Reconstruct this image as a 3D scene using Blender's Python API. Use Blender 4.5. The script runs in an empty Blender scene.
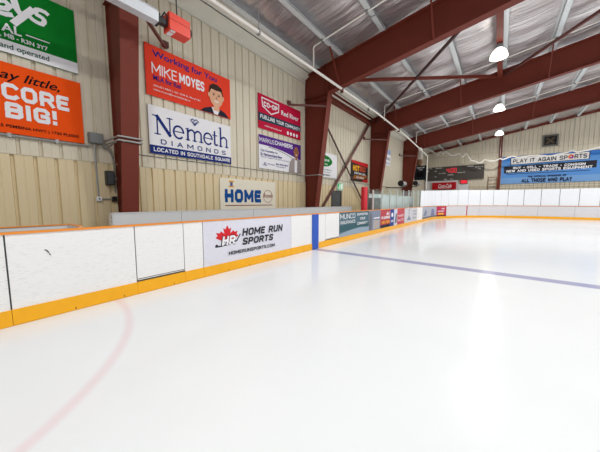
import bpy, bmesh, math, random
from mathutils import Vector, Matrix
random.seed(4)
PI = math.pi
C = bpy.context.scene.collection

# ------------------------------------------------------------------ materials
def srgb(r, g, b):
    f = lambda c: (c/255/12.92) if c/255 <= .04045 else ((c/255+.055)/1.055)**2.4
    return (f(r), f(g), f(b), 1)

_m = {}
def mat(name, rgb, rough=.6, metal=0., noise=0., nscale=6., bump=0., bscale=40., spec=.5, stretch=(1, 1, 1)):
    if name in _m: return _m[name]
    m = bpy.data.materials.new(name); m.use_nodes = True
    nt = m.node_tree; b = nt.nodes['Principled BSDF']
    col = srgb(*rgb)
    b.inputs['Base Color'].default_value = col
    b.inputs['Roughness'].default_value = rough
    b.inputs['Metallic'].default_value = metal
    b.inputs['Specular IOR Level'].default_value = spec
    tc = nt.nodes.new('ShaderNodeTexCoord'); mp = nt.nodes.new('ShaderNodeMapping')
    mp.inputs['Scale'].default_value = stretch
    nt.links.new(tc.outputs['Object'], mp.inputs['Vector'])
    n = nt.nodes.new('ShaderNodeTexNoise'); n.inputs['Scale'].default_value = nscale; n.inputs['Detail'].default_value = 5
    nt.links.new(mp.outputs['Vector'], n.inputs['Vector'])
    mx = nt.nodes.new('ShaderNodeMix'); mx.data_type = 'RGBA'
    k = 1-max(noise, .03)
    mx.inputs[6].default_value = (col[0]*k, col[1]*k, col[2]*k, 1); mx.inputs[7].default_value = col
    nt.links.new(n.outputs['Fac'], mx.inputs[0]); nt.links.new(mx.outputs[2], b.inputs['Base Color'])
    if bump:
        n2 = nt.nodes.new('ShaderNodeTexNoise'); n2.inputs['Scale'].default_value = bscale
        nt.links.new(mp.outputs['Vector'], n2.inputs['Vector'])
        bp = nt.nodes.new('ShaderNodeBump'); bp.inputs['Strength'].default_value = bump; bp.inputs['Distance'].default_value = .02
        nt.links.new(n2.outputs['Fac'], bp.inputs['Height']); nt.links.new(bp.outputs['Normal'], b.inputs['Normal'])
    _m[name] = m
    return m

def emit(name, rgb, strength):
    m = bpy.data.materials.new(name); m.use_nodes = True
    b = m.node_tree.nodes['Principled BSDF']
    b.inputs['Base Color'].default_value = srgb(*rgb)
    b.inputs['Emission Color'].default_value = srgb(*rgb); b.inputs['Emission Strength'].default_value = strength
    _m[name] = m
    return m

BEIGE = mat('beige_wall_panel', (224, 215, 194), .5, noise=.10, nscale=1.2)
TAN = mat('tan_liner_panel', (230, 212, 172), .45, noise=.10, nscale=1.5)
STEEL = mat('rust_red_steel', (116, 50, 37), .55, noise=.12, nscale=3, spec=.25)
STEEL2 = mat('rust_red_angle', (108, 62, 56), .5, noise=.15, nscale=5)
DARKROD = mat('dark_red_rod', (72, 36, 34), .5)
GALV = mat('galvanized_steel', (234, 240, 242), .4, .2, noise=.25, nscale=9)
CREAM = mat('cream_vapour_barrier', (224, 220, 206), .6, noise=.08, nscale=2, bump=.3, bscale=3)
WHITEP = mat('white_painted_pipe', (236, 232, 224), .4)
GREYP = mat('grey_conduit_metal', (165, 166, 164), .4, .4)
GREYBOX = mat('grey_box_metal', (128, 132, 132), .5, .2)
BLACK = mat('black_plastic', (26, 26, 28), .45)
DGREY = mat('dark_grey_paint', (72, 76, 78), .5)
LGREY = mat('light_grey_plastic', (228, 230, 232), .5, noise=.06, nscale=4)
ORANGE = mat('orange_cap_plastic', (240, 148, 50), .45)
YELLOW = mat('yellow_kick_plastic', (253, 182, 8), .4, noise=.14, nscale=7)
REDPAD = mat('red_vinyl_pad', (214, 32, 48), .4)
REDBOX = mat('red_enamel', (236, 66, 44), .4)
HOOD = mat('pale_aluminium', (214, 218, 224), .45, .15)
WOOD = mat('brown_wood', (140, 108, 78), .6, noise=.25, nscale=8)
CONC = mat('concrete', (140, 138, 134), .8, noise=.15, nscale=3)
WHITE = mat('white_print', (240, 240, 244), .6, spec=.15)
SHIELD = mat('white_shield_plastic', (240, 243, 248), .35, noise=.05, nscale=1.5)
BLUEB = mat('blue_line_paint', (22, 84, 190), .4)
INK = mat('black_ink', (20, 18, 22), .6, spec=.1)
NAVY = mat('navy_ink', (26, 48, 122), .6, spec=.12)

def scuffed(name, rgb, amount=.55, dark=(120, 118, 120)):
    """plastic facing with fine horizontal scuffs and puck marks"""
    m = bpy.data.materials.new(name); m.use_nodes = True
    nt = m.node_tree; b = nt.nodes['Principled BSDF']; L = nt.links.new
    b.inputs['Roughness'].default_value = .38
    tc = nt.nodes.new('ShaderNodeTexCoord')
    mp = nt.nodes.new('ShaderNodeMapping'); mp.inputs['Scale'].default_value = (8, 8, 60)
    L(tc.outputs['Object'], mp.inputs['Vector'])
    n = nt.nodes.new('ShaderNodeTexNoise'); n.inputs['Scale'].default_value = 1.6; n.inputs['Detail'].default_value = 6; n.inputs['Roughness'].default_value = .75
    L(mp.outputs['Vector'], n.inputs['Vector'])
    r = nt.nodes.new('ShaderNodeValToRGB'); r.color_ramp.elements[0].position = .53; r.color_ramp.elements[0].color = (0, 0, 0, 1)
    r.color_ramp.elements[1].position = .68; r.color_ramp.elements[1].color = (amount, amount, amount, 1)
    L(n.outputs['Fac'], r.inputs['Fac'])
    n2 = nt.nodes.new('ShaderNodeTexNoise'); n2.inputs['Scale'].default_value = 1.3; L(tc.outputs['Object'], n2.inputs['Vector'])
    mul = nt.nodes.new('ShaderNodeMath'); mul.operation = 'MULTIPLY'
    L(r.outputs['Color'], mul.inputs[0]); L(n2.outputs['Fac'], mul.inputs[1])
    mx = nt.nodes.new('ShaderNodeMix'); mx.data_type = 'RGBA'
    mx.inputs[6].default_value = srgb(*rgb); mx.inputs[7].default_value = srgb(*dark)
    L(mul.outputs[0], mx.inputs[0]); L(mx.outputs[2], b.inputs['Base Color'])
    return m
BOARD = scuffed('scuffed_white_board', (240, 240, 240))
BOARDG = scuffed('scuffed_grey_white_board', (218, 216, 220), .9)
ADLILAC = scuffed('pale_lilac_vinyl', (222, 222, 234), .5)

def glass_mat():
    m = bpy.data.materials.new('clear_rink_glass'); m.use_nodes = True
    nt = m.node_tree; nt.nodes.remove(nt.nodes['Principled BSDF'])
    out = nt.nodes['Material Output']
    t = nt.nodes.new('ShaderNodeBsdfTransparent'); t.inputs['Color'].default_value = (.90, .95, .93, 1)
    g = nt.nodes.new('ShaderNodeBsdfGlossy'); g.inputs['Roughness'].default_value = .08
    d = nt.nodes.new('ShaderNodeBsdfDiffuse'); d.inputs['Color'].default_value = (.8, .85, .84, 1)
    
    a = nt.nodes.new('ShaderNodeMixShader'); a.inputs['Fac'].default_value = .05
    x = nt.nodes.new('ShaderNodeMixShader')
    nt.links.new(t.outputs[0], a.inputs[1]); nt.links.new(d.outputs[0], a.inputs[2])
    x.inputs['Fac'].default_value = .05; nt.links.new(a.outputs[0], x.inputs[1]); nt.links.new(g.outputs[0], x.inputs[2])
    nt.links.new(x.outputs[0], out.inputs['Surface'])
    return m
GLASS = glass_mat()

# ------------------------------------------------------------------ mesh builder
class G:
    def __init__(self): self.v = []; self.f = []
    def add(self, vs, fs):
        o = len(self.v); self.v += [tuple(p) for p in vs]; self.f += [tuple(i+o for i in f) for f in fs]; return self
    def box(self, x0, x1, y0, y1, z0, z1):
        return self.add([(x0,y0,z0),(x1,y0,z0),(x1,y1,z0),(x0,y1,z0),(x0,y0,z1),(x1,y0,z1),(x1,y1,z1),(x0,y1,z1)],
            [(0,3,2,1),(4,5,6,7),(0,1,5,4),(1,2,6,5),(2,3,7,6),(3,0,4,7)])
    def quad(self, a, b, c, d): return self.add([a, b, c, d], [(0,1,2,3)])
    def bar(self, a, b, w, h, up=(0, 0, 1)):
        a, b = Vector(a), Vector(b); t = (b-a).normalized(); u = Vector(up)
        s = t.cross(u)
        if s.length < 1e-4: s = t.cross(Vector((1, 0, 0)))
        s.normalize(); u = s.cross(t)
        vs = [p+s*i*w/2+u*j*h/2 for p in (a, b) for i, j in ((-1,-1),(1,-1),(1,1),(-1,1))]
        return self.add(vs, [(0,3,2,1),(4,5,6,7),(0,1,5,4),(1,2,6,5),(2,3,7,6),(3,0,4,7)])
    def tube(self, pts, r, n=10, caps=True):
        pts = [Vector(p) for p in pts]; rings = []
        rs = r if isinstance(r, (list, tuple)) else [r]*len(pts)
        prev = None
        for i, p in enumerate(pts):
            t = ((pts[i]-pts[i-1]).normalized() if i else Vector()) + ((pts[i+1]-pts[i]).normalized() if i < len(pts)-1 else Vector())
            t.normalize()
            ref = prev if prev is not None else (Vector((0,0,1)) if abs(t.z) < .9 else Vector((1,0,0)))
            s = t.cross(ref)
            if s.length < 1e-4: s = t.cross(Vector((0,1,0)))
            s.normalize(); u = s.cross(t).normalized(); prev = u
            rings.append([p+(s*math.cos(2*PI*k/n)+u*math.sin(2*PI*k/n))*rs[i] for k in range(n)])
        vs = [q for g in rings for q in g]; fs = []
        for i in range(len(pts)-1):
            for k in range(n):
                k2 = (k+1) % n
                fs.append((i*n+k, i*n+k2, (i+1)*n+k2, (i+1)*n+k))
        if caps: fs += [tuple(range(n))[::-1], tuple((len(pts)-1)*n+k for k in range(n))]
        return self.add(vs, fs)
    def lathe(self, prof, c, n=24, axis='z'):
        vs = []; fs = []
        for r, h in prof:
            for k in range(n):
                a = 2*PI*k/n; x, y = r*math.cos(a), r*math.sin(a)
                p = {'z': (x, y, h), 'y': (x, h, y), 'x': (h, x, y)}[axis]
                vs.append((c[0]+p[0], c[1]+p[1], c[2]+p[2]))
        for i in range(len(prof)-1):
            for k in range(n):
                k2 = (k+1) % n; fs.append((i*n+k, i*n+k2, (i+1)*n+k2, (i+1)*n+k))
        fs += [tuple(range(n))[::-1], tuple((len(prof)-1)*n+k for k in range(n))]
        return self.add(vs, fs)
    def extrude(self, poly, fn, d0, d1):
        """closed 2-D outline -> solid; fn(a, b, d) gives the world point"""
        n = len(poly)
        vs = [fn(a, b, d0) for a, b in poly]+[fn(a, b, d1) for a, b in poly]
        fs = [tuple(range(n))[::-1], tuple(range(n, 2*n))]+[(k, (k+1) % n, n+(k+1) % n, n+k) for k in range(n)]
        return self.add(vs, fs)

BASE = {}
def put(o, label=None, cat=None, group=None, kind=None):
    if label: o['label'] = label
    if cat: o['category'] = cat
    if group: o['group'] = group
    if kind: o['kind'] = kind
    return o
def obj(name, g, m, parent=None, smooth=False, label=None):
    if parent is not None: base = BASE[parent.name]
    else:
        xs, ys, zs = zip(*g.v)
        base = Vector(((min(xs)+max(xs))/2, (min(ys)+max(ys))/2, min(zs)))
    me = bpy.data.meshes.new(name)
    me.from_pydata([tuple(Vector(p)-base) for p in g.v], [], g.f)
    bm = bmesh.new(); bm.from_mesh(me)
    if not getattr(g, 'flat', False): bmesh.ops.recalc_face_normals(bm, faces=bm.faces)
    bm.to_mesh(me); bm.free()
    me.materials.append(m)
    if smooth:
        for p in me.polygons: p.use_smooth = True
        me.set_sharp_from_angle(angle=math.radians(40))
    o = bpy.data.objects.new(name, me); C.objects.link(o)
    if parent is not None: o.parent = parent
    else: o.location = base
    BASE[o.name] = base
    if label: o['label'] = label
    return o
def thing(name, loc, label, cat, group=None):
    o = bpy.data.objects.new(name, None); o.empty_display_size = .2; C.objects.link(o); o.location = loc
    BASE[o.name] = Vector(loc)
    return put(o, label, cat, group)
def struct(name, g, m, parent=None):
    o = obj(name, g, m, parent)
    if parent is None: o['kind'] = 'structure'
    return o

# ------------------------------------------------------------------ lettering
_tc = {}
def glyphs(s, bold=0., shear=0., space=1.):
    key = (s, bold, shear, space)
    if key in _tc: return _tc[key]
    cu = bpy.data.curves.new('t', 'FONT'); cu.body = s; cu.offset = bold; cu.shear = shear; cu.space_character = space
    cu.resolution_u = 4; cu.fill_mode = 'FRONT'
    ob = bpy.data.objects.new('t', cu); C.objects.link(ob)
    dg = bpy.context.evaluated_depsgraph_get()
    me = bpy.data.meshes.new_from_object(ob.evaluated_get(dg))
    vs = [(v.co.x, v.co.y) for v in me.vertices]; fs = [tuple(p.vertices) for p in me.polygons]
    bpy.data.objects.remove(ob); bpy.data.curves.remove(cu); bpy.data.meshes.remove(me)
    xs, ys = zip(*vs); x0, x1, y0, y1 = min(xs), max(xs), min(ys), max(ys)
    _tc[key] = ([((x-x0)/(x1-x0), (y-y0)/(y1-y0)) for x, y in vs], fs)
    return _tc[key]

_SF = {  # block capitals drawn as strokes in a unit box: (relative width, polylines)
 'A': (.95, ['0,0 .5,1 1,0', '.2,.32 .8,.32']), 'B': (.85, ['0,0 0,1 .75,1 1,.88 1,.64 .78,.52 0,.52', '.78,.52 1,.4 1,.12 .78,0 0,0']), 'C': (.85, ['1,.88 .8,1 .2,1 0,.82 0,.18 .2,0 .8,0 1,.12']),
 'D': (.88, ['0,0 0,1 .7,1 1,.75 1,.25 .7,0 0,0']), 'E': (.72, ['1,1 0,1 0,0 1,0', '0,.52 .85,.52']), 'F': (.7, ['1,1 0,1 0,0', '0,.5 .85,.5']), 'G': (.88, ['1,.78 1,.85 .8,1 .2,1 0,.82 0,.18 .2,0 1,0 1,.45 .6,.45']),
 'H': (.85, ['0,0 0,1', '1,0 1,1', '0,.52 1,.52']), 'I': (.0, ['.5,0 .5,1']), 'J': (.7, ['1,1 1,.18 .8,0 .2,0 0,.18 0,.3']), 'K': (.88, ['0,0 0,1', '1,1 .1,.45', '.3,.58 1,0']), 'L': (.7, ['0,1 0,0 1,0']),
 'M': (1.15, ['0,0 0,1', '0,1 .5,.25 1,1', '1,1 1,0']), 'N': (.9, ['0,0 0,1', '0,1 1,0', '1,0 1,1']), 'O': (.9, ['.22,0 .78,0 1,.2 1,.8 .78,1 .22,1 0,.8 0,.2 .22,0']), 'P': (.82, ['0,0 0,1 .75,1 1,.85 1,.55 .75,.42 0,.42']),
 'Q': (.9, ['.22,0 .78,0 1,.2 1,.8 .78,1 .22,1 0,.8 0,.2 .22,0', '.65,.3 1,0']), 'R': (.86, ['0,0 0,1 .75,1 1,.85 1,.58 .75,.45 0,.45', '.55,.45 1,0']), 'S': (.82, ['1,.9 .8,1 .2,1 0,.86 0,.66 .2,.54 .8,.46 1,.34 1,.14 .8,0 .2,0 0,.1']),
 'T': (.8, ['0,1 1,1', '.5,1 .5,0']), 'U': (.88, ['0,1 0,.2 .22,0 .78,0 1,.2 1,1']), 'V': (.9, ['0,1 .5,0 1,1']), 'W': (1.25, ['0,1 .25,0 .5,.8 .75,0 1,1']), 'X': (.85, ['0,0 1,1', '0,1 1,0']), 'Y': (.85, ['0,1 .5,.5 1,1', '.5,.5 .5,0']), 'Z': (.82, ['0,1 1,1 0,0 1,0']),
 '-': (.4, ['0,.48 1,.48']), '.': (.0, ['.5,0 .5,.02']), '!': (.0, ['.5,.52 .5,1', '.5,.02 .5,.06']), '&': (.9, ['1,0 .2,.75 .35,1 .6,1 .7,.8 0,.3 .15,0 .6,0 1,.4']), ' ': (.35, []), '|': (0, ['.5,0 .5,1']),
 '1': (.3, ['0,.8 1,1 1,0']), '2': (.8, ['0,.8 .2,1 .8,1 1,.8 0,0 1,0']), '0': (.8, ['.22,0 .78,0 1,.2 1,.8 .78,1 .22,1 0,.8 0,.2 .22,0']), '4': (.85, ['.75,0 .75,1 0,.3 1,.3']), '5': (.8, ['1,1 .05,1 0,.55 .8,.58 1,.4 1,.15 .8,0 0,0.05']), }
class Print:
    """lettering and marks printed on a surface; fn(u, v, d) -> world, metres; collected per (name, material)"""
    def __init__(self, fn): self.fn = fn; self.parts = {}; self.layer = 0
    def g(self, name, m):
        k = (name, m.name)
        if k not in self.parts:
            q = G(); q.flat = True; self.layer += 1
            self.parts[k] = (q, m, .002+.0019*self.layer)
        return self.parts[k][0], self.parts[k][2]
    def block(self, s, u0, u1, v0, v1, m, name='lettering', w=.2, shear=0.):
        """block capitals; w is the stroke width as a share of the letter height"""
        self.nt = getattr(self, 'nt', 0)+1; name = (name, self.nt)
        h = v1-v0; W_ = w*h; ws = [_SF[c][0] for c in s]; gap = .10+.16*w
        nat = sum(ws)*.72+gap*(len(s)-1)+len(s)*w                   # natural width over height
        sh = shear*h; k = (u1-u0-sh)/(nat*h); x = u0; sw = W_*min(1.25, max(.6, k))
        f = lambda a, b: (a+shear*(b-v0), b)
        for c, wc in zip(s, ws):
            cw = (wc*.72+w)*h*k; iw = max(0., cw-sw)
            for pl in _SF[c][1]:
                pts = [tuple(map(float, q.split(','))) for q in pl.split()]
                pts = [f(x+sw/2+a*iw, v0+W_/2+b*(h-W_)) for a, b in pts]
                P_ = [Vector((a, b, 0)) for a, b in pts]; last = len(P_)-2
                closed = pts[0] == pts[-1]
                for i, (a, b) in enumerate(zip(P_, P_[1:])):
                    t = (b-a).normalized(); vert = abs(t.y); wd = sw*vert+W_*(1-vert)
                    sd = Vector((-t.y, t.x, 0))*wd/2
                    c0 = .5 if (i == 0 and not closed) else .2; c1 = .5 if (i == last and not closed) else .2
                    self.poly([tuple((p)[:2]) for p in (a-t*wd*c0+sd, a-t*wd*c0-sd, b+t*wd*c1-sd, b+t*wd*c1+sd)], m, name)
            x += cw+gap*h*k
        return self
    def text(self, s, u0, u1, v0, v1, m, name='lettering', bold=0., shear=0., space=1.):
        if bold >= .03 and s.upper() == s and all(c in _SF for c in s): return self.block(s, u0, u1, v0, v1, m, name, .13+2.2*bold if bold < .06 else .29, shear)
        self.nt = getattr(self, 'nt', 0)+1; name = (name, self.nt); bold = min(bold, .022)
        q, d = self.g(name, m); vs, fs = glyphs(s, bold, shear, space)
        q.add([self.fn(u0+x*(u1-u0), v0+y*(v1-v0), d) for x, y in vs], fs); return self
    def poly(self, pts, m, name='emblem'):
        q, d = self.g(name, m)
        a = sum(pts[i-1][0]*pts[i][1]-pts[i][0]*pts[i-1][1] for i in range(len(pts)))
        if a < 0: pts = pts[::-1]
        d += .00006*(len(q.f) % 30)
        q.add([self.fn(u, v, d) for u, v in pts], [tuple(range(len(pts)))]); return self
    def rect(self, u0, u1, v0, v1, m, name='stripe', n=1):
        for i in range(n):
            a, b = u0+(u1-u0)*i/n, u0+(u1-u0)*(i+1)/n
            self.poly([(a, v0), (b, v0), (b, v1), (a, v1)], m, name)
        return self
    def oval(self, u, v, ru, rv, m, name='emblem', n=28, a0=0, a1=2*PI):
        return self.poly([(u+ru*math.cos(a0+(a1-a0)*k/n), v+rv*math.sin(a0+(a1-a0)*k/n)) for k in range(n+(0 if a1-a0 > 6.28 else 1))], m, name)
    def line(self, pts, w, m, name='emblem', closed=False):
        p = [Vector((a, b, 0)) for a, b in pts]
        if closed: p.append(p[0])
        for a, b in zip(p, p[1:]):
            t = (b-a).normalized(); s = Vector((-t.y, t.x, 0))*w/2; e = t*w*.25
            self.poly([tuple((a-e+s)[:2]), tuple((a-e-s)[:2]), tuple((b+e-s)[:2]), tuple((b+e+s)[:2])], m, name)
        return self
    def build(self, parent):
        for (name, _), (q, m, d) in self.parts.items():
            obj(name[0] if isinstance(name, tuple) else name, q, m, parent)

def bez(p0, p1, p2, n=10):
    return [((1-t)**2*p0[0]+2*t*(1-t)*p1[0]+t*t*p2[0], (1-t)**2*p0[1]+2*t*(1-t)*p1[1]+t*t*p2[1]) for t in (k/n for k in range(n+1))]

# ------------------------------------------------------------------ setting
W = -7.30                 # inner face of the long wall
FY = 33.90                # inner face of the end wall
ROOF = lambda x: (8.5+.16*x) if x <= 8.3 else (8.5+.16*8.3-.16*(x-8.3))
XR = 13.2                 # how far the building is built to the right

def ice_material():
    m = bpy.data.materials.new('rink_ice'); m.use_nodes = True
    nt = m.node_tree; b = nt.nodes['Principled BSDF']; L = nt.links.new; N = nt.nodes.new
    b.inputs['Roughness'].default_value = .24; b.inputs['IOR'].default_value = 1.31
    b.inputs['Specular IOR Level'].default_value = .32
    geo = N('ShaderNodeNewGeometry'); sep = N('ShaderNodeSeparateXYZ'); L(geo.outputs['Position'], sep.inputs[0])
    def math_(op, a, c=None, clamp=False):
        n = N('ShaderNodeMath'); n.operation = op; n.use_clamp = clamp
        for i, x in enumerate((a, c)):
            if x is None: continue
            if isinstance(x, (int, float)): n.inputs[i].default_value = x
            else: L(x, n.inputs[i])
        return n.outputs[0]
    def band(val, half, soft):     # 1 inside |val| < half, soft edge
        return math_('MULTIPLY', math_('SUBTRACT', half+soft, math_('ABSOLUTE', val)), 1/soft, True)
    nz = N('ShaderNodeTexNoise'); nz.inputs['Scale'].default_value = .8; nz.inputs['Detail'].default_value = 4; L(geo.outputs['Position'], nz.inputs['Vector'])
    wob = math_('MULTIPLY', math_('SUBTRACT', nz.outputs['Fac'], .5), .02)
    blue = band(math_('ADD', math_('SUBTRACT', sep.outputs['Y'], 6.88), wob), .13, .05)
    cen = band(math_('SUBTRACT', sep.outputs['Y'], -1.62), .13, .05)
    dx = math_('ADD', sep.outputs['X'], 4.69); dy = math_('ADD', sep.outputs['Y'], 1.62)
    rad = math_('SQRT', math_('ADD', math_('MULTIPLY', dx, dx), math_('MULTIPLY', dy, dy)))
    ring = band(math_('SUBTRACT', rad, 2.98), .015, .06)
    goal = band(math_('SUBTRACT', sep.outputs['Y'], 29.3), .02, .03)
    base = N('ShaderNodeMix'); base.data_type = 'RGBA'
    base.inputs[6].default_value = srgb(229, 234, 238); base.inputs[7].default_value = srgb(242, 246, 248)
    nz2 = N('ShaderNodeTexNoise'); nz2.inputs['Scale'].default_value = .35; nz2.inputs['Detail'].default_value = 7; nz2.inputs['Roughness'].default_value = .6
    L(geo.outputs['Position'], nz2.inputs['Vector']); L(nz2.outputs['Fac'], base.inputs[0])
    cur = base.outputs[2]
    for fac, col, k in ((blue, (104, 104, 172), .62), (ring, (226, 120, 140), .18), (cen, (214, 90, 104), .4), (goal, (214, 110, 120), .3)):
        mx = N('ShaderNodeMix'); mx.data_type = 'RGBA'
        L(math_('MULTIPLY', fac, k), mx.inputs[0]); L(cur, mx.inputs[6]); mx.inputs[7].default_value = srgb(*col); cur = mx.outputs[2]
    L(cur, b.inputs['Base Color'])
    rr = math_('ADD', math_('MULTIPLY', nz2.outputs['Fac'], .06), .11); L(rr, b.inputs['Roughness'])
    return m
struct('floor', G().box(-4.74, 22, -14, 33.2, -.08, 0), ice_material())
struct('floor_walkway', G().box(W-.1, -4.74, -14, FY+.1, -.08, -.002).box(-4.74, 22, 33.2, FY+.1, -.08, -.002), CONC)

def ribbed(a0, a1, z0, ztop, fn, pitch=.305, gw=.062, gb=.03, gd=.046, step=2.):
    """wall cladding with narrow grooves; fn(a, z, d) with d into the room"""
    g = G(); prof = []
    n = int((a1-a0)/pitch)
    for k in range(n+1):
        a = a0+k*pitch
        prof += [(a, 0), (a+gw/2-gb/2, -gd), (a+gw/2+gb/2, -gd), (a+gw, 0), (a+pitch*.55, 0), (a+pitch*.57, -.006), (a+pitch*.6, -.006), (a+pitch*.62, 0)]
    prof = [p for p in prof if p[0] <= a1]+[(a1, 0)]
    vs = []; fs = []
    for a, d in prof: vs += [fn(a, z0, d), fn(a, ztop(a), d)]
    for i in range(len(prof)-1): fs.append((2*i, 2*i+2, 2*i+3, 2*i+1))
    q = G().add(vs, fs); q.flat = True
    return q
wl = struct('wall_left', ribbed(-10, FY, 0, lambda a: 6.92, lambda a, z, d: (W+d, a, z)), BEIGE)
struct('liner_panel', ribbed(-10.1, FY, 0, lambda a: 2.42, lambda a, z, d: (W+.05+d, a, z)), TAN, wl)
struct('liner_cap', G().box(W-.03, W+.056, -10, FY, 2.415, 2.432), mat('beige_cap_trim', (196, 188, 164), .5), wl)
struct('insulation_band', G().extrude([(W-.12, 6.86), (W+.012, 6.86), (W+.02, 7.02), (-6.72, 7.34), (-6.74, 7.40), (W-.12, 7.30)], lambda a, b, d: (a, d, b), -9, FY), CREAM, wl)
struct('band_seam', G().bar((-6.98, -9, 7.185), (-6.98, FY, 7.185), .03, .02), mat('dark_seam', (120, 120, 116), .6), wl)
struct('cap_trim', G().box(W-.03, W+.035, -10, FY, 6.84, 6.875), mat('pale_trim', (206, 202, 188), .5), wl)
wf = struct('wall_far', ribbed(W, XR, 0, lambda a: ROOF(a), lambda a, z, d: (a, FY-d, z)), BEIGE)
struct('girt_line', G().box(W, XR, FY-.03, FY+.02, 3.14, 3.17).box(W, XR, FY-.03, FY+.02, 2.92, 2.95), mat('girt_tan', (170, 160, 134), .5), wf)
struct('upper_seam', G().box(W, XR, FY-.012, FY+.02, 6.62, 6.64), mat('girt_tan2', (176, 170, 148), .5), wf)

# silver-faced insulation draped between the purlins
PURLINS = [-6.62, -5.5, -3.8, -2.05, -.3, 1.45, 3.2, 4.95, 6.7, 8.3]
def foil_material():
    m = bpy.data.materials.new('silver_insulation_facing'); m.use_nodes = True
    nt = m.node_tree; b = nt.nodes['Principled BSDF']; L = nt.links.new; N = nt.nodes.new
    b.inputs['Metallic'].default_value = .8; b.inputs['Roughness'].default_value = .30
    tc = N('ShaderNodeTexCoord')
    mp = N('ShaderNodeMapping'); mp.inputs['Scale'].default_value = (.45, 3.2, .45); L(tc.outputs['Object'], mp.inputs['Vector'])
    n = N('ShaderNodeTexNoise'); n.inputs['Scale'].default_value = 1.1; n.inputs['Detail'].default_value = 5; n.inputs['Roughness'].default_value = .6; L(mp.outputs['Vector'], n.inputs['Vector'])
    n3 = N('ShaderNodeTexNoise'); n3.inputs['Scale'].default_value = .5; L(tc.outputs['Object'], n3.inputs['Vector'])
    mx = N('ShaderNodeMix'); mx.data_type = 'RGBA'; mx.inputs[6].default_value = srgb(176, 164, 166); mx.inputs[7].default_value = srgb(238, 235, 235)
    L(n3.outputs['Fac'], mx.inputs[0]); L(mx.outputs[2], b.inputs['Base Color'])
    bp = N('ShaderNodeBump'); bp.inputs['Strength'].default_value = .7; bp.inputs['Distance'].default_value = .16
    L(n.outputs['Fac'], bp.inputs['Height']); L(bp.outputs['Normal'], b.inputs['Normal'])
    return m
def ceiling():
    xs = []
    for a, b in zip(PURLINS, PURLINS[1:]):
        for k in range(6): xs.append((a+(b-a)*k/6, math.sin(PI*k/6)))
    xs.append((8.3, 0))
    ys = []; y = -9.
    while y < FY-.01:
        for k in range(6): ys.append((y+1.25*k/6, abs(math.sin(PI*k/6))))
        y += 1.25
    ys = [q for q in ys if q[0] < FY]+[(FY, 0)]
    g = G(); ny = len(ys)
    vs = [(x, y, ROOF(x)-.13*sx*(.25+.75*sy)+.008*random.random()) for x, sx in xs for y, sy in ys]
    fs = [(i*ny+j, (i+1)*ny+j, (i+1)*ny+j+1, i*ny+j+1) for i in range(len(xs)-1) for j in range(ny-1)]
    g.add(vs, fs)
    o = len(g.v); g.add([(8.3, -9, ROOF(8.3)), (XR, -9, ROOF(XR)), (XR, FY, ROOF(XR)), (8.3, FY, ROOF(8.3))], [(0, 1, 2, 3)])
    q = struct('ceiling', g, foil_material())
    for p in q.data.polygons: p.use_smooth = True
    # outer roof sheet, keeps the ambient fill out
    struct('roof_sheet', G().quad((W-.2, -9, ROOF(W)+.08), (8.3, -9, ROOF(8.3)+.08), (8.3, FY+.1, ROOF(8.3)+.08), (W-.2, FY+.1, ROOF(W)+.08)), LGREY, q)
ceiling()

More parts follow.
